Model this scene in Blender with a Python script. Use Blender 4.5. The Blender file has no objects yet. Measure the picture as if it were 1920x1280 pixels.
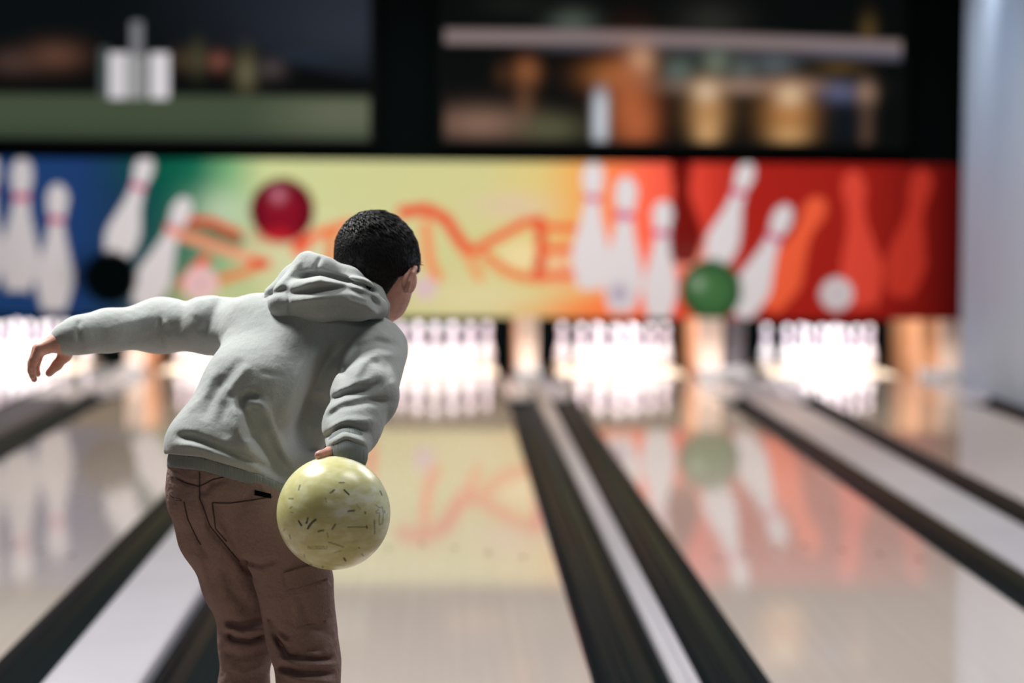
import bpy, bmesh, math, random
import numpy as np
from mathutils import Vector, Matrix
from mathutils.bvhtree import BVHTree

S = bpy.context.scene
COL = S.collection
random.seed(7); RNG = np.random.default_rng(7)

# ------------------------------------------------------------------ camera
F = 5200.0                       # focal length in pixels of the 1920 px wide frame
H = 1.37                         # eye height above the lanes
VX, VY = 838.0, 393.0            # where the lanes converge
ROLL = math.radians(0.35)
a_ = np.array([(VX-960)/F, (640-VY)/F, -1.0]); a_ /= np.linalg.norm(a_)      # world Y in camera axes
b_ = np.array([math.sin(ROLL), math.cos(ROLL), 0.0]); b_ -= a_*b_.dot(a_); b_ /= np.linalg.norm(b_)
c_ = np.cross(a_, b_)
M3 = np.stack([c_, a_, b_], axis=1)          # world -> camera
cam_d = bpy.data.cameras.new('camera'); cam = bpy.data.objects.new('camera', cam_d); COL.objects.link(cam)
m4 = Matrix([list(r) for r in M3.T]).to_4x4(); m4.translation = (0, 0, H)
cam.matrix_world = m4
cam_d.sensor_width = 36.0; cam_d.lens = F/1920*36
cam_d.dof.use_dof = True; cam_d.dof.focus_distance = 5.42; cam_d.dof.aperture_fstop = 2.15
cam_d.clip_end = 200
S.camera = cam

def W(x, y, d):
    """world point on the sight line of photo pixel (x, y) at distance d down the room"""
    v = M3.T @ np.array([(x-960)/F, (640-y)/F, -1.0])
    return np.array([0, 0, H]) + v*(d/v[1])
def proj(P):
    q = (P - np.array([0, 0, H])) @ M3.T
    return 960 + F*q[..., 0]/-q[..., 2], 640 - F*q[..., 1]/-q[..., 2]

# ------------------------------------------------------------------ world, lights, exposure
wd = bpy.data.worlds.new('world'); S.world = wd; wd.use_nodes = True
wd.node_tree.nodes['Background'].inputs[0].default_value = (0.75, 0.82, 0.9, 1)
wd.node_tree.nodes['Background'].inputs[1].default_value = 0.03
S.view_settings.view_transform = 'Standard'; S.view_settings.look = 'None'
S.view_settings.exposure = 0.0; S.view_settings.gamma = 1.0; S.view_settings.use_curve_mapping = False

def area(name, loc, target, sx, sy, watt, col=(1, 1, 1), spread=180):
    l = bpy.data.lights.new(name, 'AREA'); l.shape = 'RECTANGLE'; l.size = sx; l.size_y = sy
    l.energy = watt; l.color = col; l.spread = math.radians(spread)
    o = bpy.data.objects.new(name, l); COL.objects.link(o); o.location = loc
    o.rotation_euler = (Vector(target)-Vector(loc)).to_track_quat('-Z', 'Y').to_euler()
    return o
# lamps over the approach, the lanes, the mask and the pins; the farthest lane lamp is added
area('approach_light', (-1.5, 6.4, 3.4), (-0.9, 5.6, .6), 0.5, 1.0, 165, (1, .985, .96))
area('approach_light', (1.0, 5.6, 3.4), (0.2, 5.5, .3), 0.5, 1.0, 26, (1, .985, .96))
area('approach_light', (-1.0, 0.6, 3.4), (-.6, 5.0, .8), 1.1, 0.5, 15, (1, .985, .96))
area('lane_light', (-1.8, 9.2, 3.5), (-1.8, 9.2, 0), 1.6, 2.5, 122, (1, .97, .955))
area('lane_light', (2.2, 9.2, 3.5), (2.2, 9.2, 0), 1.6, 2.5, 122, (1, .97, .955))
area('lane_light', (0.3, 14.0, 3.5), (0.3, 14.0, 0), 6.5, 0.8, 200, (1, .92, .83))
area('lane_light', (0.0, 18.6, 3.5), (0.0, 18.6, 0), 7.5, 0.6, 190, (1, .84, .66), 140)  # added lamp, lifts and warms the dark far end of the lanes
area('mask_light', (0.2, 20.6, 3.3), (0.2, 23.2, 1.0), 9.0, 0.25, 108, (1, .98, .95), 110)
area('wall_light', (2.7, 20.2, 3.45), (4.1, 20.5, 1.6), 0.5, 1.6, 15, (.80, .89, 1), 120)
area('pin_light', (-0.2, 23.33, 1.25), (-0.2, 24.05, .1), 8.6, 0.10, 270, (1, .95, .97), 150)

# ------------------------------------------------------------------ helpers
def lin(c):
    c = np.asarray(c, float)/255.0
    return np.where(c <= .04045, c/12.92, ((c+.055)/1.055)**2.4)
def srgb(r, g, b): return tuple(lin((r, g, b)))+(1.0,)

class Mat:
    def __init__(s, name, color=(.5, .5, .5, 1), rough=.5, metal=0.0, coat=0.0, coat_rough=.05, spec=.5):
        s.m = bpy.data.materials.new(name); s.m.use_nodes = True
        s.t = s.m.node_tree; s.n = s.t.nodes; s.b = s.n['Principled BSDF']
        s.set('Base Color', color); s.set('Roughness', rough); s.set('Metallic', metal)
        s.set('Coat Weight', coat); s.set('Coat Roughness', coat_rough); s.set('Specular IOR Level', spec)
    def set(s, k, v): s.b.inputs[k].default_value = v
    def node(s, t, **kw):
        n = s.n.new(t)
        for k, v in kw.items(): setattr(n, k, v)
        return n
    def link(s, o, i): s.t.links.new(o, i)
    def coords(s, scale=(1, 1, 1), kind='Object'):
        tc = s.node('ShaderNodeTexCoord'); mp = s.node('ShaderNodeMapping')
        s.link(tc.outputs[kind], mp.inputs['Vector']); mp.inputs['Scale'].default_value = scale
        return mp.outputs['Vector']
    def noise(s, scale=5, detail=3, vec=None, rough=.5):
        n = s.node('ShaderNodeTexNoise'); n.inputs['Scale'].default_value = scale
        n.inputs['Detail'].default_value = detail; n.inputs['Roughness'].default_value = rough
        if vec is not None: s.link(vec, n.inputs['Vector'])
        return n.outputs['Fac']
    def ramp(s, fac, stops):
        r = s.node('ShaderNodeValToRGB'); e = r.color_ramp.elements
        while len(e) < len(stops): e.new(.5)
        for k, (p, c) in enumerate(stops): e[k].position = p; e[k].color = c
        s.link(fac, r.inputs['Fac']); return r.outputs['Color']
    def color(s, sock): s.link(sock, s.b.inputs['Base Color'])
    def bump(s, sock, dist=.002, strength=.5):
        b = s.node('ShaderNodeBump'); b.inputs['Distance'].default_value = dist; b.inputs['Strength'].default_value = strength
        s.link(sock, b.inputs['Height']); s.link(b.outputs['Normal'], s.b.inputs['Normal'])
    def attr(s, name='paint'):
        n = s.node('ShaderNodeAttribute'); n.attribute_name = name; return n.outputs['Color']

def tag(o, label=None, cat=None, group=None, kind=None):
    if label: o['label'] = label
    if cat: o['category'] = cat
    if group: o['group'] = group
    if kind: o['kind'] = kind
    return o
def link_mesh(name, me, mat, parent=None):
    o = bpy.data.objects.new(name, me); COL.objects.link(o)
    for m in (mat if isinstance(mat, (list, tuple)) else [mat]): me.materials.append(m.m)
    if parent: o.parent = parent
    return o
def from_bm(name, bm, mat, parent=None, smooth=False):
    me = bpy.data.meshes.new(name); bmesh.ops.recalc_face_normals(bm, faces=bm.faces); bm.to_mesh(me); bm.free()
    if smooth: me.polygons.foreach_set('use_smooth', [True]*len(me.polygons))
    return link_mesh(name, me, mat, parent)
def bm_box(bm, x0, x1, y0, y1, z0, z1, bevel=0):
    r = bmesh.ops.create_cube(bm, size=1)
    for v in r['verts']:
        v.co = Vector((x0+(v.co.x+.5)*(x1-x0), y0+(v.co.y+.5)*(y1-y0), z0+(v.co.z+.5)*(z1-z0)))
    if bevel:
        es = {e for v in r['verts'] for e in v.link_edges}
        bmesh.ops.bevel(bm, geom=list(es), offset=bevel, segments=2, affect='EDGES', profile=.6)
def box(name, x0, x1, y0, y1, z0, z1, mat, parent=None, bevel=0):
    bm = bmesh.new(); bm_box(bm, x0, x1, y0, y1, z0, z1, bevel)
    return from_bm(name, bm, mat, parent)
def extrude_profile(name, prof, y0, y1, mat, parent=None, closed=True, smooth=False, seg=1):
    """closed XZ outline pushed along the room"""
    bm = bmesh.new(); rings = []
    for k in range(seg+1):
        y = y0+(y1-y0)*k/seg
        rings.append([bm.verts.new((x, y, z)) for x, z in prof])
    n = len(prof)
    for A, B in zip(rings, rings[1:]):
        for i in range(n if closed else n-1):
            j = (i+1) % n; bm.faces.new((A[i], A[j], B[j], B[i]))
    if closed:
        bm.faces.new(rings[0]); bm.faces.new(rings[-1][::-1])
    return from_bm(name, bm, mat, parent, smooth)

# ------------------------------------------------------------------ materials
m_lane = Mat('lane_maple', rough=.05, spec=.5)
vec = m_lane.coords((37.0, .35, 1)); nz = m_lane.noise(1.0, 2, vec)
m_lane.color(m_lane.ramp(nz, [(.32, (.475, .415, .37, 1)), (.5, (.49, .43, .383, 1)), (.68, (.505, .445, .397, 1))]))
m_deck = Mat('deck_maple', (.80, .68, .50, 1), .35, spec=.3)
m_gutter = Mat('gutter_black', (.008, .011, .012, 1), .5, spec=.0, coat=.15, coat_rough=.16)
m_gutter.bump(m_gutter.noise(3, 2, m_gutter.coords((6, .8, 1))), .002, .25)
m_gutter_end = Mat('gutter_grey', (.58, .57, .63, 1), .2)
m_cap = Mat('cap_plastic', (.60, .59, .64, 1), .42, spec=.3)
m_cap.color(m_cap.ramp(m_cap.noise(2.5, 4, m_cap.coords((1, .6, 1))), [(.3, (.33, .325, .36, 1)), (.7, (.365, .36, .395, 1))]))
m_cap_dark = Mat('cap_grey', (.075, .075, .09, 1), .4, spec=.3)
m_cap_white = Mat('cap_white', (.85, .84, .85, 1), .15, spec=.8)
m_black = Mat('black_paint', (.0025, .0042, .0042, 1), .9, spec=.0)
m_under = Mat('subfloor_black', (.008, .01, .01, 1), .6)
m_appr = Mat('approach_wood', (.5, .4, .32, 1), .12)
m_appr.color(m_appr.ramp(m_appr.noise(1.0, 2, m_appr.coords((37, .35, 1))), [(.3, (.28, .22, .18, 1)), (.7, (.34, .28, .235, 1))]))
m_wall = Mat('wall_blue_grey', (.42, .49, .60, 1), .5)
m_wall.color(m_wall.ramp(m_wall.noise(.6, 2, m_wall.coords((1, 1, 1))), [(.3, (.34, .44, .60, 1)), (.7, (.38, .48, .64, 1))]))
m_ceil = Mat('ceiling_grey', (.05, .055, .06, 1), .8)
m_kick = Mat('kickback_laminate', (.80, .50, .33, 1), .4)
m_kick.color(m_kick.ramp(m_kick.noise(2, 3, m_kick.coords((8, 1, 1))), [(.3, (.56, .26, .12, 1)), (.7, (.62, .31, .16, 1))]))
m_kick_shade = Mat('kickback_shade_paint', (.10, .085, .095, 1), .5)  # unlit half of the divider front, its shade painted as grey
m_kick_lit = Mat('kickback_lit_paint', (.70, .53, .43, 1), .4)  # paler peach paints light onto the panel fronts
m_pin = Mat('pin_white', (.82, .80, .84, 1), .18, coat=.3)
m_pin_stripe = Mat('pin_stripe', (.46, .34, .56, 1), .25)
m_frame = Mat('screen_frame', (.003, .004, .004, 1), .8, spec=.05)

# ------------------------------------------------------------------ the setting
LANES = {                        # left and right edge of every lane surface
    'far': (-4.14, -3.09), 'left': (-2.399, -1.349), 'mid': (-.619, .431), 'right': (.954, 2.003), 'wall': (2.756, 3.806)}
Y0, YPIN = 5.75, 23.6
tag(box('floor', -9, 9, -4, Y0-.01, -.12, 0, m_appr), kind='structure')
tag(box('floor_subfloor', -9, 9, Y0, 26, -.20, -.10, m_under), kind='structure')
tag(box('ceiling', -9, 9, -4, 26, 3.75, 3.9, m_ceil), kind='structure')
tag(box('wall_back', -9, 9, 25.6, 25.8, -.1, 3.75, m_black), kind='structure')
tag(box('wall_upper', -9, 4.9, 23.5, 23.62, 1.5, 3.75, m_black), kind='structure')
tag(box('wall_left', -9.2, -9, -4, 26, -.1, 3.75, m_black), kind='structure')
tag(box('wall_right', 4.1, 4.5, Y0, 22.0, -.1, 3.75, m_wall), kind='structure')
tag(box('wall_right_end', 4.7, 4.9, 22.0, 25.6, -.1, 3.75, m_black), kind='structure')

LANE_TXT = {'far': 'far left lane behind the outstretched hand', 'left': 'lane left of the bowler', 'mid': "bowler's own lane",
            'right': 'lane right of the bowler', 'wall': 'lane beside the blue-grey wall'}
m_arrow = Mat('arrow_inlay', (.30, .23, .19, 1), .12)
for key, (x0, x1) in LANES.items():
    ln = box('bowling_lane', x0, x1, Y0, 22.9, -.10, 0, m_lane, bevel=.004)
    tag(ln, 'polished pale maple '+LANE_TXT[key], 'bowling lane', 'lanes')
    dk = box('pin_deck', x0, x1, 22.9, 25.0, -.10, 0, m_deck, ln)
    cx = (x0+x1)/2
    for i in range(-3, 4):       # the seven target arrows, outer ones nearer
        ax = cx+i*.1346; ay = 11.35-abs(i)*.14
        bm = bmesh.new()
        vs = [bm.verts.new(p) for p in ((ax-.016, ay-.08, .0012), (ax+.016, ay-.08, .0012), (ax, ay+.08, .0012))]
        ws = [bm.verts.new((v.co.x, v.co.y, .0002)) for v in vs]
        bm.faces.new(vs); bm.faces.new(ws[::-1])
        for q in range(3): bm.faces.new((vs[q], ws[q], ws[(q+1) % 3], vs[(q+1) % 3]))
        from_bm('target_arrow', bm, m_arrow, ln)

def gutter(x0, x1, label):
    w = x1-x0; pr = []
    top = [(0, -.002), (.012, -.004), (.03, -.034), (.06, -.058), (.33*w, -.066), (.40*w, -.060), (.44*w, -.060), (.5*w, -.066), (.56*w, -.060),
           (.60*w, -.060), (.67*w, -.066), (w-.06, -.058), (w-.03, -.034), (w-.012, -.004), (w, -.002)]
    pr = [(x0+x, z) for x, z in top]+[(x1, -.1), (x0, -.1)]
    g = extrude_profile('gutter', pr, Y0, 22.9, m_gutter)
    tag(g, label, 'gutter', 'gutters')
    e = [(x0+.004, .001), (x0+w*.3, -.02), (x0+w*.7, -.02), (x1-.004, .001), (x1-.004, -.05), (x0+.004, -.05)]
    extrude_profile('end_plate', e, 20.7, 22.9, m_gutter_end, g)
    return g
def cap(name, x0, x1, z, label, cat, mat, end=None):
    w = x1-x0; b = min(.02, w*.2)
    pr = [(x0, -.1), (x0, z-b), (x0+b*.3, z-b*.3), (x0+b, z)]
    if w < .15: pr += [(x0+.46*w, z), (x0+.48*w, z-.006), (x0+.54*w, z-.006), (x0+.56*w, z)]   # groove along the narrow strip
    pr += [(x1-b, z), (x1-b*.3, z-b*.3), (x1, z-b), (x1, -.1)]
    c = extrude_profile(name, pr, Y0, 19.3 if end else 22.9, mat); tag(c, label, cat)
    if end:
        extrude_profile('end_cover', [(x, zz+(.004 if zz > 0 else 0)) for x, zz in pr], 19.3, 22.9, end, c)
    return c
gutter(-3.09, -2.93, 'black gutter on the near side of the far left lane')
gutter(-2.63, -2.399, 'black gutter left of the lane under the outstretched hand')
cap('ball_return_cover', -2.93, -2.63, .055, 'dull grey ball return cover below the outstretched hand', 'lane divider', m_cap_dark, m_cap_white)
gutter(-1.349, -1.127, 'black gutter between the left lane and the wide pale cover')
gutter(-.846, -.619, "black gutter beside the bowler's left leg")
cap('ball_return_cover', -1.127, -.846, .05, 'wide pale grey ball return cover left of the bowler', 'lane divider', m_cap)
gutter(.431, .661, "black ridged gutter along the right edge of the bowler's lane")
gutter(.743, .954, 'black gutter right of the narrow silver strip')
cap('lane_divider', .661, .743, .02, 'narrow silver strip between the two middle gutters', 'lane divider', m_cap)
gutter(2.003, 2.215, 'black gutter along the right edge of the lane with orange reflections')
gutter(2.535, 2.756, 'black gutter on the near side of the lane by the wall')
cap('ball_return_cover', 2.215, 2.535, .012, 'wide pale grey ball return cover toward the blue-grey wall', 'lane divider', m_cap)
gutter(3.806, 4.10, 'black gutter at the foot of the blue-grey wall')
gutter(-4.40, -4.14, 'black gutter at the left side of the far left lane')

KICKS = [(-2.70, -2.54, m_kick, 'peach kickback panel below the outstretched forearm, left of the pins'),
         (-1.08, -.92, m_kick, "peach kickback panel hidden mostly behind the bowler's body"),
         (.60, .775, m_kick, 'peach kickback panel between the two middle pin sets'),
         (2.13, 2.34, m_kick, 'peach kickback panel below the green ball on the mural'),
         (2.375, 2.53, m_kick_shade, 'kickback half with shade painted dark grey, right beside a peach one'),
         (4.02, 4.42, m_kick, 'wide peach kickback panel at the far right by the wall')]
for x0, x1, m, lab in KICKS:
    k = box('kickback_panel', x0, x1, 23.45, 25.0, -.1, .95, m, bevel=.015); tag(k, lab, 'kickback panel', 'kickback panels')
    if m is m_kick: box('lit_front_strip', x0 if x1-x0 < .3 else x0+.17, x1, 23.40, 23.449, .06, .93, m_kick_lit, k, .01)  # added strip, its pale colour stands for light on the front
    box('base_block', x0-.012, x1+.012, 22.92, 23.39, -.1, .06, m_cap_white, k, .012)
tag(box('pit_curtain', -5.2, 4.6, 25.15, 25.25, -.1, 1.6, m_black), 'black curtain at the back of the pin pits', 'curtain')

# ------------------------------------------------------------------ pins
PROFILE = [(0, 1.0), (.35, .994), (.62, .975), (.82, .945), (.95, .91), (1.0, .885), (.96, .845), (.86, .80), (.76, .755), (.71, .715), (.72, .67),
           (.82, .60), (1.05, .52), (1.32, .43), (1.58, .35), (1.72, .30), (1.76, .265), (1.72, .225), (1.55, .15), (1.28, .07), (1.06, .015), (.98, 0), (0, 0)]
PR = [(r*.0324, z*.381) for r, z in PROFILE]
def make_pin():
    bm = bmesh.new(); n = 20; rings = []
    for r, z in PR:
        rings.append([bm.verts.new((0, 0, z))] if r == 0 else [bm.verts.new((r*math.cos(t*2*math.pi/n), r*math.sin(t*2*math.pi/n), z)) for t in range(n)])
    for A, B in zip(rings, rings[1:]):
        for i in range(n):
            j = (i+1) % n
            if len(A) == 1: f = bm.faces.new((A[0], B[i], B[j]))
            elif len(B) == 1: f = bm.faces.new((A[i], A[j], B[0]))
            else: f = bm.faces.new((A[i], A[j], B[j], B[i]))
            zc = f.calc_center_median().z/.381
            f.material_index = 1 if (.735 < zc < .785 or .66 < zc < .70) else 0
    return from_bm('bowling_pin', bm, [m_pin, m_pin_stripe], smooth=True)
pin0 = None
ROWN = {0: ['front pin'], 1: ['left pin of the second row', 'right pin of the second row'],
        2: ['left pin of the third row', 'middle pin of the third row', 'right pin of the third row'],
        3: ['leftmost back-row pin', 'second back-row pin from the left', 'third back-row pin from the left', 'rightmost back-row pin']}
PIN_TXT = {'far': 'on the far left lane', 'left': 'on the lane left of the bowler',
           'mid': "on the bowler's own lane", 'right': 'on the lane right of the bowler', 'wall': 'on the lane beside the wall'}
for key, (x0, x1) in LANES.items():
    cx = (x0+x1)/2
    for row in range(4):
        for i in range(row+1):
            if pin0 is None: p = pin0 = make_pin()
            else: p = pin0.copy(); COL.objects.link(p)
            p.location = (cx+(i-row/2)*.3048, YPIN+row*.264, 0); p.rotation_euler = (0, 0, random.random()*6)
            tag(p, 'white '+ROWN[row][i]+' '+PIN_TXT[key], 'bowling pin', 'standing pins '+PIN_TXT[key])

# ------------------------------------------------------------------ painting on flat panels
def seg_dist(u, v, a, b):
    ax, ay = a; bx, by = b; dx, dy = bx-ax, by-ay
    t = np.clip(((u-ax)*dx+(v-ay)*dy)/(dx*dx+dy*dy+1e-9), 0, 1)
    return np.hypot(u-ax-t*dx, v-ay-t*dy), t
def poly_dist(u, v, pts):
    d = np.full(np.shape(u), 1e9)
    for a, b in zip(pts, pts[1:]): d = np.minimum(d, seg_dist(u, v, a, b)[0])
    return d
def sstep(a, b, x):
    t = np.clip((x-a)/(b-a), 0, 1); return t*t*(3-2*t)
def mixc(c, col, w): return c*(1-w[:, None])+lin(col)[None, :]*w[:, None]
def painted_panel(name, x0, x1, y, z0, z1, thick, step, fn, mat, parent=None):
    nx, nz = int((x1-x0)/step)+1, int((z1-z0)/step)+1
    X, Z = np.meshgrid(np.linspace(x0, x1, nx), np.linspace(z0, z1, nz), indexing='ij')
    n = nx*nz
    co = np.stack([X.ravel(), np.full(n, y), Z.ravel()], 1)
    I = np.arange(n).reshape(nx, nz)
    q = np.stack([I[:-1, :-1], I[1:, :-1], I[1:, 1:], I[:-1, 1:]], -1).reshape(-1, 4)
    ring = np.concatenate([I[:, 0], I[-1, 1:], I[::-1, -1][1:], I[0, ::-1][1:-1]])
    back = co[ring].copy(); back[:, 1] += thick
    faces = [tuple(f) for f in q.tolist()]
    r = len(ring)
    for k in range(r): faces.append((int(ring[(k+1) % r]), int(ring[k]), n+k, n+(k+1) % r))
    faces.append(tuple(range(n+r-1, n-1, -1)))
    me = bpy.data.meshes.new(name); me.from_pydata(np.concatenate([co, back]).tolist(), [], faces)
    col = np.zeros((n+r, 4)); col[:, 3] = 1
    sc = F/y
    col[:n, :3] = fn(VX+co[:, 0]*sc, VY+(H-co[:, 2])*sc)
    at = me.color_attributes.new('paint', 'FLOAT_COLOR', 'POINT'); at.data.foreach_set('color', col.astype(np.float32).ravel())
    return link_mesh(name, me, mat, parent)

def pin_paint(c, u, v, top, bot, col=(205, 203, 208), ring=(200, 70, 120), wmul=1.0, alpha=1.0, halo=0):
    (x0, y0), (x1, y1) = top, bot
    L = math.hypot(x1-x0, y1-y0); ex, ey = (x1-x0)/L, (y1-y0)/L
    s = ((u-x0)*ex+(v-y0)*ey)/L; r = np.abs(-(u-x0)*ey+(v-y0)*ex)
    zs = np.array([1-p[1]/.381 for p in PR[:-1]]); rs = np.array([p[0]/.381 for p in PR[:-1]])
    w = np.interp(s, zs, rs, left=0, right=0)*L*wmul
    ins = sstep(1.5, -1.5, r-w)*((s > 0) & (s < 1))*alpha
    c = mixc(c, col, ins)
    if ring: c = mixc(c, ring, ins*((np.abs(s-.285) < .028)))
    return c
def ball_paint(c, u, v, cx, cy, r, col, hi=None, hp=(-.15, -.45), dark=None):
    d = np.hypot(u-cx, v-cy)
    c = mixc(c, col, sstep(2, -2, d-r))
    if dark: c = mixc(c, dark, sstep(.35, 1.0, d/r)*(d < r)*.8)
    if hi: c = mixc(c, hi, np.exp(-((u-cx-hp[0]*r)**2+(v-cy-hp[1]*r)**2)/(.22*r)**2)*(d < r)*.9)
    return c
def stroke(c, u, v, pts, w, col, a=1.0): return mixc(c, col, sstep(w+2.5, w-2.5, poly_dist(u, v, pts))*a)

MURAL_GAIN = 1.0
def mural(u, v):
    K = [(-200, (30, 62, 112)), (0, (32, 68, 122)), (150, (30, 60, 112)), (230, (26, 56, 84)), (300, (10, 76, 70)), (370, (24, 108, 84)), (430, (110, 165, 115)), (500, (190, 200, 145)),
         (700, (192, 194, 142)), (900, (194, 192, 138)), (1010, (206, 188, 122)), (1080, (222, 164, 92)), (1150, (236, 122, 76)), (1220, (238, 96, 74)), (1310, (205, 62, 48)),
         (1400, (158, 34, 27)), (1620, (156, 33, 26)), (1730, (132, 26, 22)), (1810, (84, 14, 14))]
    xs = [k[0] for k in K]; C = np.array([lin(k[1]) for k in K])
    c = np.stack([np.interp(u, xs, C[:, i]) for i in range(3)], 1)
    # soft pools of lighter and darker print
    def pool(x, y, rx, ry, col, a):
        nonlocal c
        c = mixc(c, col, np.exp(-((u-x)/rx)**2-((v-y)/ry)**2)*a)
    pool(560, 480, 150, 70, (205, 205, 175), .6); pool(960, 385, 70, 25, (205, 180, 165), .7); pool(900, 560, 130, 40, (212, 205, 165), .7)
    pool(400, 560, 90, 40, (196, 200, 150), .9); pool(420, 400, 55, 45, (190, 205, 180), .7); pool(980, 480, 45, 30, (225, 210, 165), .8)
    pool(1060, 500, 40, 40, (228, 170, 150), .6); pool(1130, 580, 120, 16, (236, 110, 62), .8); pool(1290, 585, 60, 20, (225, 70, 50), .7)
    pool(1290, 480, 60, 28, (238, 165, 145), .8); pool(310, 320, 80, 35, (8, 84, 62), .6)
    # red pins in the dark
    c = pin_paint(c, u, v, (1275, 290), (1283, 490), (96, 12, 12), None, 1.25, .95)
    c = pin_paint(c, u, v, (1540, 365), (1440, 572), (228, 92, 58), None, 1.15)
    c = pin_paint(c, u, v, (1598, 315), (1626, 570), (218, 72, 56), None, 1.05)
    c = pin_paint(c, u, v, (1733, 310), (1690, 550), (205, 60, 46), None, 1.05, .9)
    # lettering of the word STRIKE
    R, Or, Sa = (212, 66, 40), (218, 118, 66), (226, 146, 116)
    c = stroke(c, u, v, [(330, 432), (400, 440), (446, 452)], 13, (96, 112, 84))
    c = stroke(c, u, v, [(448, 440), (396, 417), (345, 418), (318, 430)], 7, R)
    c = stroke(c, u, v, [(326, 440), (400, 462), (490, 493)], 9, Sa)
    c = stroke(c, u, v, [(494, 496), (462, 512), (412, 527)], 8, Or); c = stroke(c, u, v, [(480, 496), (500, 496)], 10, R)
    c = stroke(c, u, v, [(388, 488), (360, 516), (345, 535)], 9, (228, 96, 74))
    c = stroke(c, u, v, [(560, 462), (600, 438), (660, 420)], 9, (226, 110, 72)); c = stroke(c, u, v, [(624, 430), (618, 500), (628, 560)], 9, Or)
    c = stroke(c, u, v, [(560, 470), (575, 455)], 12, (224, 84, 56))
    c = stroke(c, u, v, [(755, 398), (800, 392), (836, 410), (860, 448), (880, 470)], 11, R)
    c = stroke(c, u, v, [(690, 420), (700, 560)], 9, Or)
    c = stroke(c, u, v, [(798, 420), (806, 490), (822, 520)], 9, (222, 128, 84)); c = stroke(c, u, v, [(872, 466), (900, 520)], 8, (222, 140, 88))
    c = stroke(c, u, v, [(868, 466), (890, 468), (930, 446), (985, 416), (1012, 414)], 9, (216, 92, 54))
    c = stroke(c, u, v, [(910, 478), (950, 508), (990, 520)], 9, Or)
    c = stroke(c, u, v, [(1012, 412), (1016, 470), (1008, 520)], 10, (204, 60, 40))
    for q in ([(1014, 424), (1078, 426)], [(1014, 466), (1076, 464)], [(1006, 520), (1080, 512)]): c = stroke(c, u, v, q, 8, (220, 96, 58))
    # white pins
    Wp = (208, 204, 209)
    for t, b in (((-16, 296), (-28, 545)), ((46, 303), (38, 552)), ((112, 350), (104, 588)), ((280, 296), (216, 498)), ((352, 374), (268, 580)),
                 ((1112, 300), (1106, 540)), ((1174, 328), (1166, 582)), ((1243, 372), (1237, 596)), ((1404, 300), (1340, 500)), ((1478, 380), (1390, 590))):
        c = pin_paint(c, u, v, t, b, Wp, (196, 74, 122))
    c = stroke(c, u, v, [(322, 437), (350, 445), (378, 452)], 8, Sa, .8)
    # balls and pin feet
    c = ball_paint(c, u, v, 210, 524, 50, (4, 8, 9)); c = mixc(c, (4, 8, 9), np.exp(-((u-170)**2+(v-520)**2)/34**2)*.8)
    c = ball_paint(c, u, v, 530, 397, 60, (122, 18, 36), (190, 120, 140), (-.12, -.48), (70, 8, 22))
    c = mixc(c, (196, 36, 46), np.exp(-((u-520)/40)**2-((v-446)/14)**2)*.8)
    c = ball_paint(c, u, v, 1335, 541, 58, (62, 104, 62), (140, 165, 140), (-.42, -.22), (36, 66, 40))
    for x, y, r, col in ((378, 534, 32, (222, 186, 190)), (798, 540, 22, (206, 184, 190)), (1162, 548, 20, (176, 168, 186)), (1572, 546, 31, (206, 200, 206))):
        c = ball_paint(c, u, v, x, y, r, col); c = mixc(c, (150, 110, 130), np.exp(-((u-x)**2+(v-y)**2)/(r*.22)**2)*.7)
    return np.clip(c*MURAL_GAIN, 0, .9)
m_mural = Mat('mural_print', rough=.8, spec=.0); m_mural.color(m_mural.attr())
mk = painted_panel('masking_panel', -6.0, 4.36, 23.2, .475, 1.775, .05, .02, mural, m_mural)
tag(mk, 'long printed mural of pins, balls and STRIKE lettering above the pins', 'masking panel')

def screen_material(name):
    m = Mat(name, (.002, .002, .002, 1), .8, spec=.0)
    m.link(m.attr(), m.b.inputs['Emission Color']); m.set('Emission Strength', 1.0); return m
def blobs(c, u, v, L):
    for x, y, rx, ry, col, a in L: c = mixc(c, col, np.exp(-(((u-x)/rx)**2+((v-y)/ry)**2))*a)
    return c
def left_picture(u, v):
    c = np.tile(lin((7, 12, 14)), (len(u), 1))
    c = mixc(c, (52, 58, 70), sstep(330, 700, u)*sstep(190, 20, v)); c = mixc(c, (26, 30, 38), sstep(200, 420, u)*sstep(150, 0, v)*.6)
    hill = 150-62*np.exp(-((u-160)/190)**2)-50*np.exp(-((u-470)/120)**2)
    c = mixc(c, (5, 8, 8), sstep(-5, 5, v-hill)*(v < 200))
    c = blobs(c, u, v, [(30, 125, 50, 22, (70, 52, 46), .9), (110, 112, 50, 25, (92, 62, 50), .9), (345, 118, 22, 20, (70, 55, 40), .8), (410, 120, 20, 16, (120, 74, 62), .9),
                        (372, 115, 14, 30, (74, 72, 50), .8), (462, 140, 18, 34, (104, 98, 72), .9), (510, 132, 24, 18, (74, 64, 64), .9), (570, 110, 60, 14, (34, 42, 54), .8)])
    c = mixc(c, (66, 76, 58), sstep(178, 190, v)); c = mixc(c, (98, 104, 84), sstep(180, 196, v)*sstep(440, 640, u)*.8)
    c = mixc(c, (48, 58, 46), sstep(228, 262, v)*.6)
    for x, w, y, col in ((258, 10, 48, (118, 118, 122)), (224, 17, 106, (206, 202, 206)), (301, 16, 106, (212, 208, 212)), (196, 9, 98, (70, 78, 78)), (258, 18, 112, (150, 150, 150))):
        c = mixc(c, col, ((np.abs(u-x) < w) & (v > y) & (v < 190)).astype(float))
    return c
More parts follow.
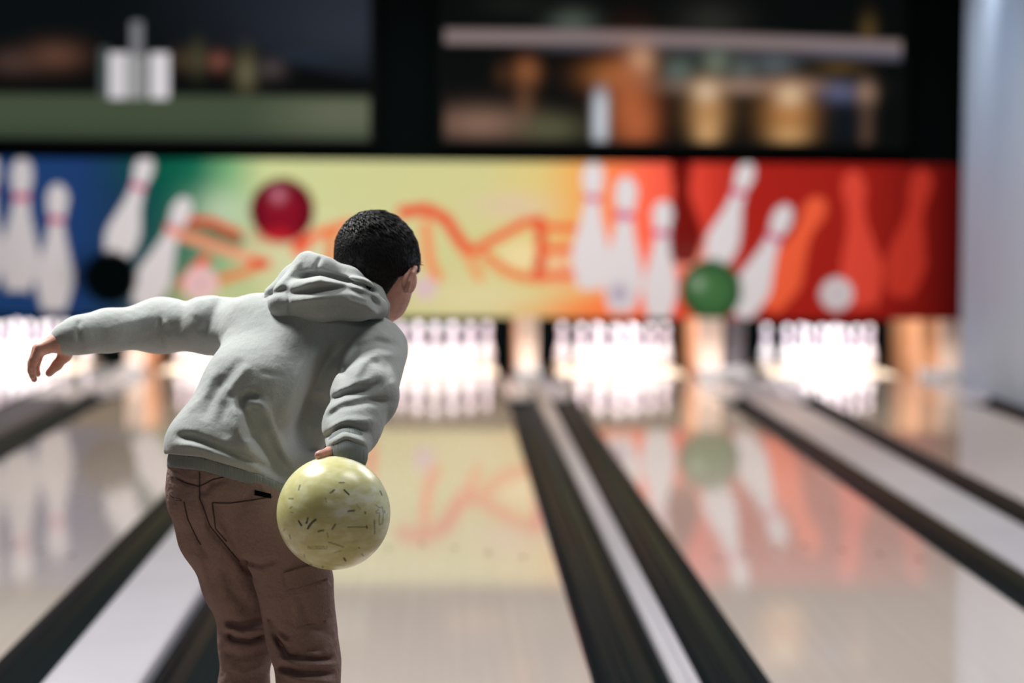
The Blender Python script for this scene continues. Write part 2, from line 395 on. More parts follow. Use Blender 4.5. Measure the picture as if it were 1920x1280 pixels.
def right_picture(u, v):
    c = np.tile(lin((6, 9, 9)), (len(u), 1))
    c = blobs(c, u, v, [(1070, 44, 40, 24, (74, 82, 74), 1), (1330, 40, 60, 40, (40, 40, 36), .9), (1625, 55, 14, 30, (84, 66, 36), .9), (960, 10, 60, 20, (20, 24, 20), 1)])
    yb = 66+14*np.clip((u-1100)/580, 0, 1)**1.5+0*u
    c = mixc(c, (128, 112, 112), sstep(16, 10, np.abs(v-yb-4))); c = mixc(c, (112, 112, 128), sstep(10, 6, np.abs(v-yb-18))*sstep(1480, 1560, u))
    c = mixc(c, (70, 66, 74), sstep(10, 5, np.abs(v-yb-22))*sstep(960, 1060, u)*.8)
    c = blobs(c, u, v, [(985, 135, 22, 24, (150, 92, 56), .9), (982, 190, 16, 50, (92, 60, 40), .9), (940, 140, 14, 20, (70, 44, 28), .8),
                        (1150, 140, 55, 26, (156, 94, 50), .95), (1198, 112, 24, 28, (200, 158, 126), .95), (1180, 190, 44, 80, (170, 92, 52), .95), (1195, 232, 30, 36, (180, 96, 58), .8),
                        (900, 232, 90, 30, (136, 104, 88), .9), (1030, 240, 60, 26, (86, 86, 62), .9),
                        (1270, 130, 30, 24, (90, 104, 96), .9), (1340, 115, 24, 26, (108, 118, 102), .9), (1390, 128, 24, 22, (98, 104, 100), .8), (1450, 118, 40, 22, (84, 92, 96), .9),
                        (1380, 158, 130, 14, (150, 122, 106), .9), (1500, 158, 60, 12, (140, 110, 96), .8),
                        (1325, 205, 34, 44, (178, 128, 78), .95), (1322, 170, 22, 20, (214, 186, 152), .9), (1325, 245, 22, 30, (206, 160, 108), .9),
                        (1478, 208, 46, 44, (178, 120, 66), .95), (1480, 175, 26, 20, (218, 186, 150), .9), (1478, 248, 34, 20, (196, 150, 98), .9),
                        (1575, 170, 34, 18, (92, 98, 130), .9), (1622, 170, 16, 20, (168, 134, 112), .9), (1622, 230, 13, 60, (96, 72, 58), .9), (1580, 225, 40, 40, (14, 20, 28), .9), (1570, 122, 40, 10, (96, 74, 40), .8)])
    c = mixc(c, (190, 196, 204), np.exp(-(((u-1124)/15)**4+((v-220)/52)**4)))
    return c
def screen(x0, x1, z0, z1, fn, label):
    e = bpy.data.objects.new('video_screen', None); COL.objects.link(e); e.location = ((x0+x1)/2, 23.3, z0)
    tag(e, label, 'screen', 'video screens')
    def put(o): o.parent = e; o.matrix_parent_inverse = Matrix.Translation(-e.location); return o
    put(painted_panel('display', x0, x1, 23.3, z0, z1, .03, .02, fn, screen_material('screen_picture')))
    b = .05; bm = bmesh.new()
    for q in ((x0-b, x1+b, z0-b, z0), (x0-b, x1+b, z1, z1+b), (x0-b, x0, z0, z1), (x1, x1+b, z0, z1)): bm_box(bm, q[0], q[1], 23.285, 23.48, q[2], q[3])
    put(from_bm('frame', bm, m_frame))
sy = F/23.3
screen(-4.42, (692-VX)/sy, H+(VY-264)/sy, 3.35, left_picture, 'dark video screen of a pale tower on a lawn, above the blue end')
screen((832-VX)/sy, (1688-VX)/sy, H+(VY-264)/sy, 3.35, right_picture, 'dark video screen of a lamplit bridge by water, above the red end')

# ------------------------------------------------------------------ volumes: smooth unions of tapered limbs turned into one surface
class Grid:
    def __init__(s, lo, hi, res):
        s.lo = np.array(lo, float); s.res = res
        s.n = np.ceil((np.array(hi)-s.lo)/res).astype(int)+1
        s.f = np.full(tuple(s.n), .3, np.float32)
    def block(s, lo, hi):
        i0 = np.maximum(np.floor((np.array(lo)-s.lo)/s.res).astype(int), 0); i1 = np.minimum(np.ceil((np.array(hi)-s.lo)/s.res).astype(int)+1, s.n)
        if np.any(i1 <= i0): return None, None
        ax = [s.lo[k]+np.arange(i0[k], i1[k])*s.res for k in range(3)]
        return tuple(slice(i0[k], i1[k]) for k in range(3)), np.stack(np.meshgrid(*ax, indexing='ij'), -1)
    def merge(s, part, k=.02):
        """part: (bbox lo, hi, function of points)"""
        lo, hi, fn = part; m = k+.02
        sl, P = s.block(lo-m, hi+m)
        if sl is None: return
        d = fn(P).astype(np.float32); g = s.f[sl]
        if k > 0:
            h = np.clip(.5+.5*(g-d)/k, 0, 1); s.f[sl] = g*(1-h)+d*h-k*h*(1-h)
        else: s.f[sl] = np.minimum(g, d)
    def cut(s, part, k=0):
        lo, hi, fn = part; sl, P = s.block(lo-.02, hi+.02)
        if sl is None: return
        s.f[sl] = np.maximum(s.f[sl], -fn(P).astype(np.float32))
    def clip(s, fn):
        """keep where fn < 0"""
        sl, P = s.block(s.lo, s.lo+s.n*s.res)
        s.f[sl] = np.maximum(s.f[sl], fn(P).astype(np.float32))
    def mesh(s, name):
        f = s.f; f[0] = f[-1] = .3; f[:, 0] = f[:, -1] = .3; f[:, :, 0] = f[:, :, -1] = .3
        ins = f < 0
        cnt = np.zeros(tuple(np.array(f.shape)-1), np.int8)
        off = [(i, j, k) for i in (0, 1) for j in (0, 1) for k in (0, 1)]
        nx, ny, nz = f.shape
        for i, j, k in off: cnt += ins[i:nx-1+i, j:ny-1+j, k:nz-1+k]
        act = np.argwhere((cnt > 0) & (cnt < 8)); idx = np.full(cnt.shape, -1, np.int32); idx[tuple(act.T)] = np.arange(len(act))
        val = np.stack([f[act[:, 0]+i, act[:, 1]+j, act[:, 2]+k] for i, j, k in off], 1)
        acc = np.zeros((len(act), 3)); num = np.zeros(len(act)); O = np.array(off, float)
        for p in range(8):
            for q in range(p+1, 8):
                if np.abs(O[p]-O[q]).sum() != 1: continue
                a, b = val[:, p], val[:, q]; m = (a < 0) != (b < 0)
                t = np.where(m, a/np.where(m, a-b, 1), 0)
                acc += m[:, None]*(O[p]+t[:, None]*(O[q]-O[p])); num += m
        V = s.lo+(act+acc/num[:, None])*s.res
        Q = []
        for ax in range(3):
            sl0 = [slice(1, -1)]*3; sl0[ax] = slice(0, -1); sl1 = [slice(1, -1)]*3; sl1[ax] = slice(1, None)
            A = ins[tuple(sl0)]; B = ins[tuple(sl1)]
            e = np.argwhere(A != B); fl = A[tuple(e.T)]
            e = e+1; e[:, ax] -= 1
            u, w = [(1, 2), (2, 0), (0, 1)][ax]
            def cell(du, dw):
                c = e.copy(); c[:, u] -= du; c[:, w] -= dw; return idx[tuple(c.T)]
            q = np.stack([cell(1, 1), cell(0, 1), cell(0, 0), cell(1, 0)], 1)
            q[~fl] = q[~fl][:, ::-1]; Q.append(q)
        Q = np.concatenate(Q); Q = Q[(Q >= 0).all(1)]
        me = bpy.data.meshes.new(name)
        me.vertices.add(len(V)); me.vertices.foreach_set('co', V.astype(np.float32).ravel())
        me.loops.add(len(Q)*4); me.loops.foreach_set('vertex_index', Q.astype(np.int32).ravel())
        me.polygons.add(len(Q)); me.polygons.foreach_set('loop_start', np.arange(0, len(Q)*4, 4, dtype=np.int32))
        me.polygons.foreach_set('loop_total', np.full(len(Q), 4, np.int32)); me.update(calc_edges=True); me.validate()
        me.polygons.foreach_set('use_smooth', np.ones(len(me.polygons), bool))
        return me

def pts(L, dr=0.0):
    """(x, y, depth, radius) in photo pixels and metres of depth -> (world point, radius in metres)"""
    return [(W(x, y, d), max(r*d/F+dr, .003)) for x, y, d, r in L]
def cone_d(P, a, ra, b, rb):
    ba = b-a; t = np.clip(((P-a)@ba)/(ba@ba+1e-12), 0, 1)
    return np.linalg.norm(P-a-t[..., None]*ba, axis=-1)-(ra+t*(rb-ra))
def smin(a, b, k):
    if k <= 0: return np.minimum(a, b)
    h = np.clip(.5+.5*(b-a)/k, 0, 1); return b*(1-h)+a*h-k*h*(1-h)
def chain(L, k=.01, folds=(), dr=0.0):
    Q = pts(L, dr) if not isinstance(L[0][0], np.ndarray) else L
    lo = np.min([p-r for p, r in Q], 0); hi = np.max([p+r for p, r in Q], 0)
    def fn(P):
        d = None
        segs = list(zip(Q, Q[1:])) or [(Q[0], Q[0])]
        for (a, ra), (b, rb) in segs:
            e = cone_d(P, a, ra, b, rb); d = e if d is None else smin(d, e, k)
        return apply_folds(P, d, folds)
    return lo, hi, fn
def apply_folds(P, d, folds):
    """folds: (photo path, half width px, height m; height > 0 ridge, < 0 crease)"""
    if not len(folds): return d
    m = np.abs(d) < .035
    if not m.any(): return d
    p = P[m]; u, v = proj(p); dd = d[m]
    for path, w, h in folds:
        dist = None; t_all = None
        n = len(path)-1; D = np.full(len(u), 1e9); T = np.zeros(len(u))
        for i, (a, b) in enumerate(zip(path, path[1:])):
            e, t = seg_dist(u, v, a, b); s = e < D; D[s] = e[s]; T[s] = (i+t[s])/n
        fade = np.clip(np.minimum(T, 1-T)*6+.1, 0, 1)
        dd = dd-h*np.exp(-(D/w)**2)*fade
    d = d.copy(); d[m] = dd; return d
def union(*parts, k=.03, folds=()):
    lo = np.min([p[0] for p in parts], 0); hi = np.max([p[1] for p in parts], 0)
    def fn(P):
        d = None
        for p in parts: e = p[2](P); d = e if d is None else smin(d, e, k)
        return apply_folds(P, d, folds)
    return lo, hi, fn
def ellipsoid(c, axes, radii):
    """axes: 3 orthonormal rows"""
    c = np.array(c); A = np.array(axes); r = np.array(radii); R = r.max()
    def fn(P):
        q = (P-c)@A.T; k0 = np.linalg.norm(q/r, axis=-1); k1 = np.linalg.norm(q/(r*r), axis=-1)
        return k0*(k0-1)/np.maximum(k1, 1e-6)
    return c-R, c+R, fn
def frame_from(f, up):
    f = np.array(f, float); f /= np.linalg.norm(f); up = np.array(up, float); up -= f*up.dot(f); up /= np.linalg.norm(up)
    return np.stack([np.cross(f, up), f, up])            # right, forward, up

# ------------------------------------------------------------------ the bowler: limbs in photo pixels, depth, radius
TORSO = [[(402, 900, 5.53, 54), (385, 838, 5.52, 71), (452, 722, 5.58, 66), (492, 622, 5.68, 60)],
         [(515, 940, 5.54, 72), (512, 878, 5.56, 76), (562, 765, 5.66, 72), (640, 655, 5.68, 66)],
         [(445, 920, 5.52, 72), (440, 860, 5.51, 72), (500, 730, 5.56, 78), (580, 622, 5.65, 78)],
         [(492, 622, 5.69, 62), (580, 618, 5.68, 74), (680, 652, 5.70, 62)]]
R_ARM = [(704, 656, 5.68, 61), (684, 742, 5.46, 58), (660, 798, 5.39, 50), (652, 842, 5.32, 40), (651, 858, 5.305, 38)]
L_ARM = [(470, 616, 5.70, 57), (400, 610, 5.75, 50), (300, 610, 5.80, 47), (200, 620, 5.74, 36), (148, 628, 5.71, 31), (122, 635, 5.70, 27)]
L_LEG = [(392, 945, 5.53, 74), (400, 1000, 5.55, 62), (437, 1100, 5.61, 51), (459, 1165, 5.64, 45), (462, 1210, 5.65, 47), (457, 1290, 5.65, 43), (452, 1500, 5.67, 36), (452, 1585, 5.68, 34)]
R_LEG = [(505, 950, 5.51, 82), (528, 1010, 5.52, 76), (552, 1090, 5.53, 67), (560, 1150, 5.55, 62), (567, 1200, 5.55, 60), (578, 1245, 5.54, 55), (578, 1290, 5.52, 52), (586, 1480, 5.46, 42), (590, 1600, 5.43, 36)]
PELVIS = [(392, 915, 5.53, 76), (500, 925, 5.52, 80)]
NECK = [(640, 600, 5.70, 50), (690, 540, 5.77, 48), (706, 500, 5.80, 60)]

TORSO_FOLDS = [([(450, 776), (452, 750), (466, 739), (488, 743)], 7, -.012), ([(462, 768), (468, 757), (490, 756)], 7, .007), ([(460, 750), (466, 775), (478, 796), (482, 820), (506, 850), (545, 905)], 15, -.012), ([(478, 770), (500, 815), (524, 860), (556, 905)], 26, -.011),
               ([(486, 750), (500, 775), (516, 812), (526, 838), (556, 885)], 9, .010), ([(450, 800), (462, 818), (486, 815)], 7, -.006), ([(446, 760), (452, 800), (472, 840)], 14, .006),
               ([(640, 640), (606, 684), (577, 745), (560, 795), (562, 860)], 15, -.018), ([(600, 640), (570, 700), (540, 760), (528, 800)], 16, .006),
               ([(470, 682), (446, 710), (424, 740)], 8, .005), ([(455, 672), (430, 704), (410, 735)], 9, -.004), ([(486, 697), (510, 702), (534, 705)], 5, -.003),
               ([(328, 816), (365, 822), (400, 836), (476, 864), (520, 890)], 8, -.012), ([(322, 832), (380, 838), (440, 858), (500, 886)], 8, .006),
               ([(402, 690), (385, 735), (350, 775)], 10, .004), ([(420, 700), (400, 745), (380, 790)], 9, -.004),
               ([(600, 735), (578, 800), (584, 860)], 18, -.020), ([(440, 742), (444, 795), (466, 840), (500, 890)], 13, .010), ([(425, 750), (415, 790), (425, 825)], 9, -.004)]
R_ARM_FOLDS = [([(745, 648), (705, 640), (672, 652), (648, 690), (640, 720)], 8, -.009), ([(752, 668), (710, 660), (680, 680), (660, 720)], 9, .006),
               ([(618, 752), (645, 738), (690, 732), (722, 712)], 7, -.009), ([(622, 738), (660, 720), (705, 706)], 8, .005),
               ([(610, 786), (640, 764), (690, 752), (735, 752)], 7, -.008), ([(612, 806), (650, 786), (705, 790)], 7, .006), ([(606, 822), (640, 800), (698, 812)], 6, -.008),
               ([(612, 836), (648, 816), (694, 834)], 6, .005), ([(614, 852), (650, 830), (692, 856)], 5, -.007), ([(690, 672), (720, 690), (735, 720)], 8, -.005)]
L_ARM_FOLDS = [([(352, 556), (342, 592), (330, 630)], 10, -.004), ([(376, 556), (364, 596)], 10, .003), ([(420, 556), (400, 588), (378, 630)], 11, -.007), ([(446, 556), (432, 592), (410, 632)], 10, .004),
               ([(300, 596), (298, 620), (306, 655)], 4, -.005), ([(310, 596), (310, 625), (318, 655)], 5, .004), ([(290, 590), (240, 606), (190, 622)], 10, .003), ([(330, 612), (280, 628), (220, 640)], 9, -.003),
               ([(436, 610), (425, 640), (410, 660)], 8, -.006), ([(148, 598), (146, 625), (158, 660)], 4, -.005)]
HOOD_FOLDS = [([(548, 520), (600, 513), (641, 525), (682, 536), (710, 552)], 6.5, -.016), ([(560, 534), (600, 524), (640, 532), (690, 546)], 6, .006),
              ([(525, 552), (580, 546), (621, 541), (649, 538), (692, 555), (714, 578)], 6.5, -.013), ([(530, 566), (590, 560), (640, 554), (690, 572), (716, 592)], 8, .007),
              ([(648, 556), (690, 568), (712, 586)], 5, -.006), ([(540, 543), (542, 592)], 2.6, -.005), ([(602, 482), (592, 500), (596, 512)], 4, -.006), ([(516, 540), (548, 508), (566, 486)], 6, .004),
              ([(498, 556), (520, 548), (545, 540)], 6, -.007)]

def part_torso(dr=0, folds=()): return union(*[chain(c, .03, dr=dr) for c in TORSO], k=.045, folds=folds)
HEM = [(250, 852), (316, 849), (378, 855), (456, 878), (519, 905), (640, 960)]
def hem_v(P):
    u, v = proj(P); x, y = zip(*HEM); return (v-np.interp(u, x, y))*5.5/F

head_f = np.array([.42, .78, -.46]); head_f /= np.linalg.norm(head_f)
HA = frame_from(head_f, (.12, .35, 1)); HC = W(710, 487, 5.80)
def hp(r, f, u): return HC+HA[0]*r+HA[1]*f+HA[2]*u
def head_parts(dr=0):
    s = ellipsoid(HC+HA[1]*-.005, HA, (.076+dr, .097+dr, .087+dr))
    j = ellipsoid(hp(0, .045, -.060), HA, (.056, .058, .062))
    return s, j

m_skin = Mat('skin', (.50, .27, .20, 1), .5)
m_skin.color(m_skin.ramp(m_skin.noise(60, 3, m_skin.coords()), [(.3, (.56, .27, .205, 1)), (.7, (.66, .36, .28, 1))]))
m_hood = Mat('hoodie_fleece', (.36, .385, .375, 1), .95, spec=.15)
n1 = m_hood.noise(900, 2, m_hood.coords()); n2 = m_hood.noise(45, 4, m_hood.coords())
m_hood.color(m_hood.ramp(m_hood.noise(500, 3, m_hood.coords()), [(.3, (.345, .37, .36, 1)), (.7, (.425, .45, .44, 1))]))
b1 = m_hood.node('ShaderNodeMath', operation='MULTIPLY_ADD'); b1.inputs[1].default_value = 2.2; m_hood.link(m_hood.noise(16, 3, m_hood.coords((1, 1, .7)), .55), b1.inputs[0]); m_hood.link(n2, b1.inputs[2])
m_hood.bump(b1.outputs[0], .006, .3); m_hood.set('Sheen Weight', .15)
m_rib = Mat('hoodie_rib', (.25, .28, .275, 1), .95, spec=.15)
wv = m_rib.node('ShaderNodeTexWave'); wv.inputs['Scale'].default_value = 110; m_rib.link(m_rib.coords((1, .2, .25)), wv.inputs['Vector']); m_rib.bump(wv.outputs['Fac'], .002, .5)
m_trou = Mat('trouser_twill', (.16, .105, .092, 1), .9, spec=.2)
m_trou.color(m_trou.ramp(m_trou.noise(300, 3, m_trou.coords()), [(.3, (.240, .160, .142, 1)), (.7, (.290, .200, .180, 1))]))
b2 = m_trou.node('ShaderNodeMath', operation='MULTIPLY_ADD'); b2.inputs[1].default_value = 2.2; m_trou.link(m_trou.noise(15, 3, m_trou.coords((1, 1, 1.6)), .6), b2.inputs[0]); m_trou.link(m_trou.noise(60, 4, m_trou.coords()), b2.inputs[2])
m_trou.bump(b2.outputs[0], .006, .55)
m_seam = Mat('seam_thread', (.055, .034, .030, 1), .9)
m_hair = Mat('black_hair', (.005, .0045, .005, 1), .5, spec=.26)
m_shoe = Mat('shoe_leather', (.10, .06, .05, 1), .5)
m_sole = Mat('shoe_sole', (.55, .53, .5, 1), .6)

# ---- body: one skin surface from head to feet
lo = np.min([W(50, 380, 5.2), W(50, 700, 5.9), [9, 5.15, 0.02]], 0); hi = np.array([W(800, 380, 5.95)[0]+.02, 6.0, W(700, 380, 5.95)[2]+.02])
G = Grid((lo[0]-.02, 5.22, .0), (hi[0], 5.98, hi[2]), .0036)
G.merge(part_torso(-.046), 0)
for L, t in ((R_ARM, -.020), (L_ARM, -.018), ([(396, 985, 5.55, 56)]+L_LEG[1:], -.013), ([(515, 995, 5.53, 62)]+R_LEG[1:], -.014), (PELVIS, -.044), (NECK, -.004)): G.merge(chain(L, .015, dr=t), .025)
G.merge(chain([(651, 850, 5.31, 24), (650, 868, 5.335, 22)], .01), .012)                 # right wrist
sk, jaw = head_parts()
G.merge(sk, .02); G.merge(jaw, .035)
G.merge(chain([(hp(0, .092, .005), .008), (hp(0, .112, -.030), .013)], 0), .012)         # nose
G.merge(chain([(hp(-.02, .088, -.068), .007), (hp(.02, .088, -.068), .007)], 0), .010)   # lips
G.merge(chain([(hp(-.045, .082, .018), .010), (hp(.045, .082, .018), .010)], 0), .02)    # brow
for sgn in (-1, 1): G.cut(ellipsoid(hp(sgn*.032, .102, -.002), HA, (.014, .012, .009)))  # eye sockets
def ear(sgn):
    r0 = .074*sgn
    G.merge(ellipsoid(hp(r0+.011*sgn, -.004, -.055), np.stack([HA[0]*sgn*.8-HA[1]*.6, HA[0]*sgn*.6+HA[1]*.8, HA[2]]), (.007, .018, .030)), .008)
    rim = [hp(r0+.014*sgn, -.012, -.082), hp(r0+.020*sgn, -.020, -.065), hp(r0+.023*sgn, -.020, -.045), hp(r0+.021*sgn, -.008, -.027), hp(r0+.010*sgn, .008, -.026)]
    G.merge(chain([(p, .0052) for p in rim], .003), .006)
ear(1); ear(-1)
# left hand, held out and loosely curled
WR = (122, 637, 5.70)
G.merge(chain([(140, 632, 5.70, 24), (116, 640, 5.70, 22)], .01), .012)
for kx, ky, kd, px, py, dx, dy, tx, ty, r in ((76, 659, 5.735, 69, 680, 67, 692, 71, 701, 6.8), (71, 656, 5.718, 61, 683, 60, 697, 64, 711, 7.0),
                                              (69, 654, 5.700, 59, 680, 58, 694, 61, 706, 6.8), (73, 652, 5.682, 62, 674, 60, 687, 62, 697, 6.2)):
    G.merge(chain([(114, 640, 5.70+(kd-5.70)*.5, 14), (kx, ky, kd, 9)], .006), .014)
    G.merge(chain([(kx, ky, kd, 9), (px, py, kd-.004, r+.6), (dx, dy, kd, r), (tx, ty, kd+.004, r-1)], .003), .0025)
G.merge(chain([(130, 650, 5.715, 15), (121, 667, 5.73, 11.5), (107, 684, 5.735, 9), (92, 699, 5.735, 7.5)], .008), .010)
# right hand wrapped over the far side of the ball
BALL = W(625.5, 961.5, 5.27); BR = .1082
def on_ball(x, y, dep, lift):
    p = W(x, y, dep)-BALL; return BALL+p/np.linalg.norm(p)*(BR+lift)
pc = on_ball(646, 868, 5.345, .014)
G.merge(chain([(W(650, 852, 5.325), .021), (pc, .018)], .008), .012)
for (x1, y1, d1), (x2, y2, d2), (x3, y3, d3), r in (((628, 866, 5.35), (612, 890, 5.385), (602, 925, 5.40), .0082), ((644, 866, 5.36), (634, 892, 5.392), (626, 930, 5.405), .0085),
                                                  ((660, 868, 5.355), (656, 893, 5.39), (650, 930, 5.40), .0082), ((674, 874, 5.345), (676, 898, 5.375), (674, 926, 5.39), .0072)):
    G.merge(chain([(pc, .013), (on_ball(x1, y1, d1, .011), .011)], .004), .010)
    G.merge(chain([(on_ball(x1, y1, d1, .010), r+.0015), (on_ball(x2, y2, d2, .009), r), (on_ball(x3, y3, d3, .008), r-.001)], .003), .005)
G.merge(chain([(on_ball(640, 862, 5.33, .013), .013), (on_ball(618, 858, 5.29, .008), .0105), (on_ball(600, 860, 5.265, .006), .009)], .006), .008)   # thumb
for ax, ay, dep, sx in ((452, 1585, 5.68, -.03), (590, 1600, 5.43, .03)):                # feet
    p = W(ax, ay, dep); G.merge(chain([(np.array([p[0], p[1], .065]), .034), (np.array([p[0]+sx, p[1]+.15, .04]), .028)], .01), .02)
body = link_mesh('person', G.mesh('person'), m_skin)
tag(body, 'bowler in grey hoodie and brown trousers swinging a yellow ball back, left arm out', 'person')
m_eye = Mat('eye_white', (.7, .68, .66, 1), .15); m_iris = Mat('eye_iris', (.03, .018, .01, 1), .1)
for sgn in (-1, 1):
    bm = bmesh.new(); q = bmesh.ops.create_uvsphere(bm, u_segments=14, v_segments=10, radius=.0105)
    bmesh.ops.translate(bm, verts=q['verts'], vec=Vector(hp(sgn*.032, .087, -.002)))
    o = from_bm('eye', bm, m_eye, body, True); o.data.materials.append(m_iris.m)
    for f in o.data.polygons:
        if (np.array(f.center)-hp(sgn*.032, .087, -.002)).dot(HA[1]) > .0085: f.material_index = 1

# ---- hair
def face_cut(P):
    q = P-HC; return np.maximum((q@HA[1])-.052-.55*(q@HA[2]), -1)
EDGE = [(560, 640), (690, 590), (724, 552), (737, 534), (748, 519), (768, 511), (784, 509), (830, 505)]
def hair_clip(P):
    u, v = proj(P); x, y = zip(*EDGE)
    side = (v-np.interp(u, x, y))*5.8/F
    return np.maximum(side, face_cut(P))
HG = Grid(HC-.15, HC+.15, .003)
HG.merge(ellipsoid(HC+HA[1]*-.008+HA[2]*.002, HA, (.0845, .107, .095)), 0)
HG.merge(chain([(690, 540, 5.765, 50), (704, 505, 5.78, 62)], .02), .03)
def hair_bumps(P):
    q = P-HC
    n = (.0004)*np.sin(q[..., 0]*140+3*np.sin(q[..., 2]*50))*np.sin(q[..., 2]*90+2*np.sin(q[..., 0]*70))
    return n.astype(np.float32)
sl, Pp = HG.block(HG.lo, HG.lo+HG.n*HG.res); HG.f[sl] += hair_bumps(Pp); HG.clip(hair_clip)
hair_me = HG.mesh('hair')
# short locks swept away from the whorl at the crown
hv = np.zeros(len(hair_me.vertices)*3, np.float32); hair_me.vertices.foreach_get('co', hv); hv = hv.reshape(-1, 3)
hn = np.zeros(len(hair_me.vertices)*3, np.float32); hair_me.vertex_normals.foreach_get('vector', hn); hn = hn.reshape(-1, 3)
crown = HC+HA[2]*.085-HA[1]*.045-HA[0]*.02
sel = RNG.choice(len(hv), 7000, replace=True)
bm = bmesh.new(); bm.from_mesh(hair_me)
for i in sel:
    p = hv[i].astype(float); n = hn[i].astype(float)
    q = (p-HC); 
    if (np.linalg.norm(q) < .07): continue
    d = p-crown; d = d+np.cross(n, d)*.5; dist = np.linalg.norm(d); d -= n*d.dot(n)
    d = d/(np.linalg.norm(d)+1e-6)+RNG.normal(0, .09, 3); d -= n*d.dot(n)*.9; d /= np.linalg.norm(d)+1e-6
    L = (.020 if q@HA[2] > .02 else .009)*RNG.uniform(.7, 1.3); side = np.cross(n, d); w = RNG.uniform(.0009, .0022)
    lift = .0006 if q@HA[2] > .03 else .0002
    a = p-n*.001; mid = p+d*L*.55+n*lift*1.2; tip = p+d*L+n*lift*.3-n*.0004
    if hair_clip(tip[None])[0] > .003: continue
    v = [bm.verts.new(a-side*w), bm.verts.new(a+side*w), bm.verts.new(a+n*w*.5), bm.verts.new(mid-side*w), bm.verts.new(mid+side*w), bm.verts.new(mid+n*w*.45), bm.verts.new(tip)]
    for f in ((0, 1, 4, 3), (1, 2, 5, 4), (2, 0, 3, 5), (3, 4, 6), (4, 5, 6), (5, 3, 6)): bm.faces.new([v[k] for k in f]).smooth = True
bm.to_mesh(hair_me); bm.free()
hair = link_mesh('hair', hair_me, m_hair, body)
hair['label'] = 'short black hair'

# ---- hoodie
HL = np.array([W(100, 700, 5.9)[0]-.03, 5.20, W(400, 935, 5.3)[2]]); HH = np.array([W(775, 600, 5.7)[0]+.03, 5.92, W(560, 460, 5.6)[2]+.03])
G = Grid(HL, HH, .0042)
G.merge(part_torso(0, TORSO_FOLDS), 0)
G.merge(chain(L_ARM, .03, L_ARM_FOLDS), .028)
G.merge(chain(R_ARM[:4], .03, R_ARM_FOLDS), .022)
G.clip(lambda P: hem_v(P)-.002)
G.cut(chain([(642, 590, 5.72, 44), (690, 530, 5.80, 46)], .01))                      # neck opening
hoodie = link_mesh('hoodie', G.mesh('hoodie'), m_hood, body); hoodie['label'] = 'pale grey-green hoodie'
# hem band, hood and cuffs
G = Grid(HL-[0, 0, .08], [HH[0], HH[1], W(400, 820, 5.5)[2]], .0042)
G.merge(union(chain([(386, 862, 5.52, 66), (508, 890, 5.525, 72)], .02), chain([(400, 885, 5.52, 70), (510, 918, 5.52, 76)], .02), k=.05), 0)
G.clip(lambda P: np.maximum(-hem_v(P)-.001, hem_v(P)-.0285))
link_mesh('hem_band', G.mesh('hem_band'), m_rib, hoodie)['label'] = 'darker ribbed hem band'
G = Grid(W(480, 620, 5.45)-[0, .02, 0], [W(745, 500, 5.75)[0], 5.88, W(560, 455, 5.6)[2]+.03], .0032)
body_h = union(chain([(535, 566, 5.60, 34), (600, 556, 5.58, 42), (668, 560, 5.60, 36), (706, 578, 5.66, 22)], .03),
               chain([(548, 540, 5.62, 26), (577, 498, 5.65, 22), (600, 512, 5.64, 30), (650, 530, 5.65, 28), (704, 566, 5.70, 20)], .02),
               chain([(577, 493, 5.67, 17), (610, 503, 5.68, 20), (655, 522, 5.70, 20), (698, 550, 5.715, 19), (713, 574, 5.73, 16), (716, 600, 5.74, 13)], .012),
               chain([(505, 560, 5.66, 18), (550, 520, 5.68, 20), (578, 490, 5.68, 15)], .02), k=.018, folds=HOOD_FOLDS)
G.merge(body_h, 0)
G.cut(chain([(606, 505, 5.755, 18), (652, 526, 5.785, 26), (706, 532, 5.835, 44)], .02))
link_mesh('hood', G.mesh('hood'), m_hood, hoodie)
for L, hole in (([(142, 629, 5.708, 29), (128, 633, 5.704, 28), (120, 636, 5.702, 27)], [(112, 638, 5.70, 24), (96, 644, 5.70, 25)]),
                ([(652, 838, 5.325, 39), (651, 850, 5.312, 37), (652, 856, 5.306, 36)], [(651, 868, 5.31, 30), (651, 885, 5.31, 30)])):
    q = chain(L, .01); G = Grid(q[0]-.02, q[1]+.02, .003); G.merge(q, 0); G.cut(chain(hole, .005))
    link_mesh('cuff', G.mesh('cuff'), m_rib if L[0][0] > 400 else m_hood, hoodie)

# ---- trousers
TF = [([(372, 880), (374, 930), (392, 985), (420, 1020), (450, 1055), (482, 1090)], 4, -.007), ([(330, 895), (350, 905), (372, 912)], 3, -.004),
      ([(378, 930), (395, 905), (425, 898)], 6, -.005), ([(392, 960), (404, 985), (424, 1000)], 6, .005), ([(386, 975), (396, 1000), (412, 1016)], 4, -.005), ([(400, 940), (415, 975), (428, 1000)], 5, -.004)]
LF = [([(420, 1164), (450, 1172), (500, 1160)], 6, -.007), ([(424, 1186), (438, 1198), (470, 1202), (503, 1190)], 5, -.011), ([(420, 1176), (455, 1186), (500, 1176)], 5, .006), ([(418, 1220), (450, 1232), (500, 1215)], 8, -.004),
      ([(345, 940), (352, 975), (380, 1030), (390, 1045)], 4, -.004), ([(370, 1040), (385, 1090), (400, 1120)], 8, .004), ([(420, 1060), (440, 1110), (470, 1150)], 14, -.006), ([(425, 1250), (460, 1262), (500, 1245)], 7, .003)]
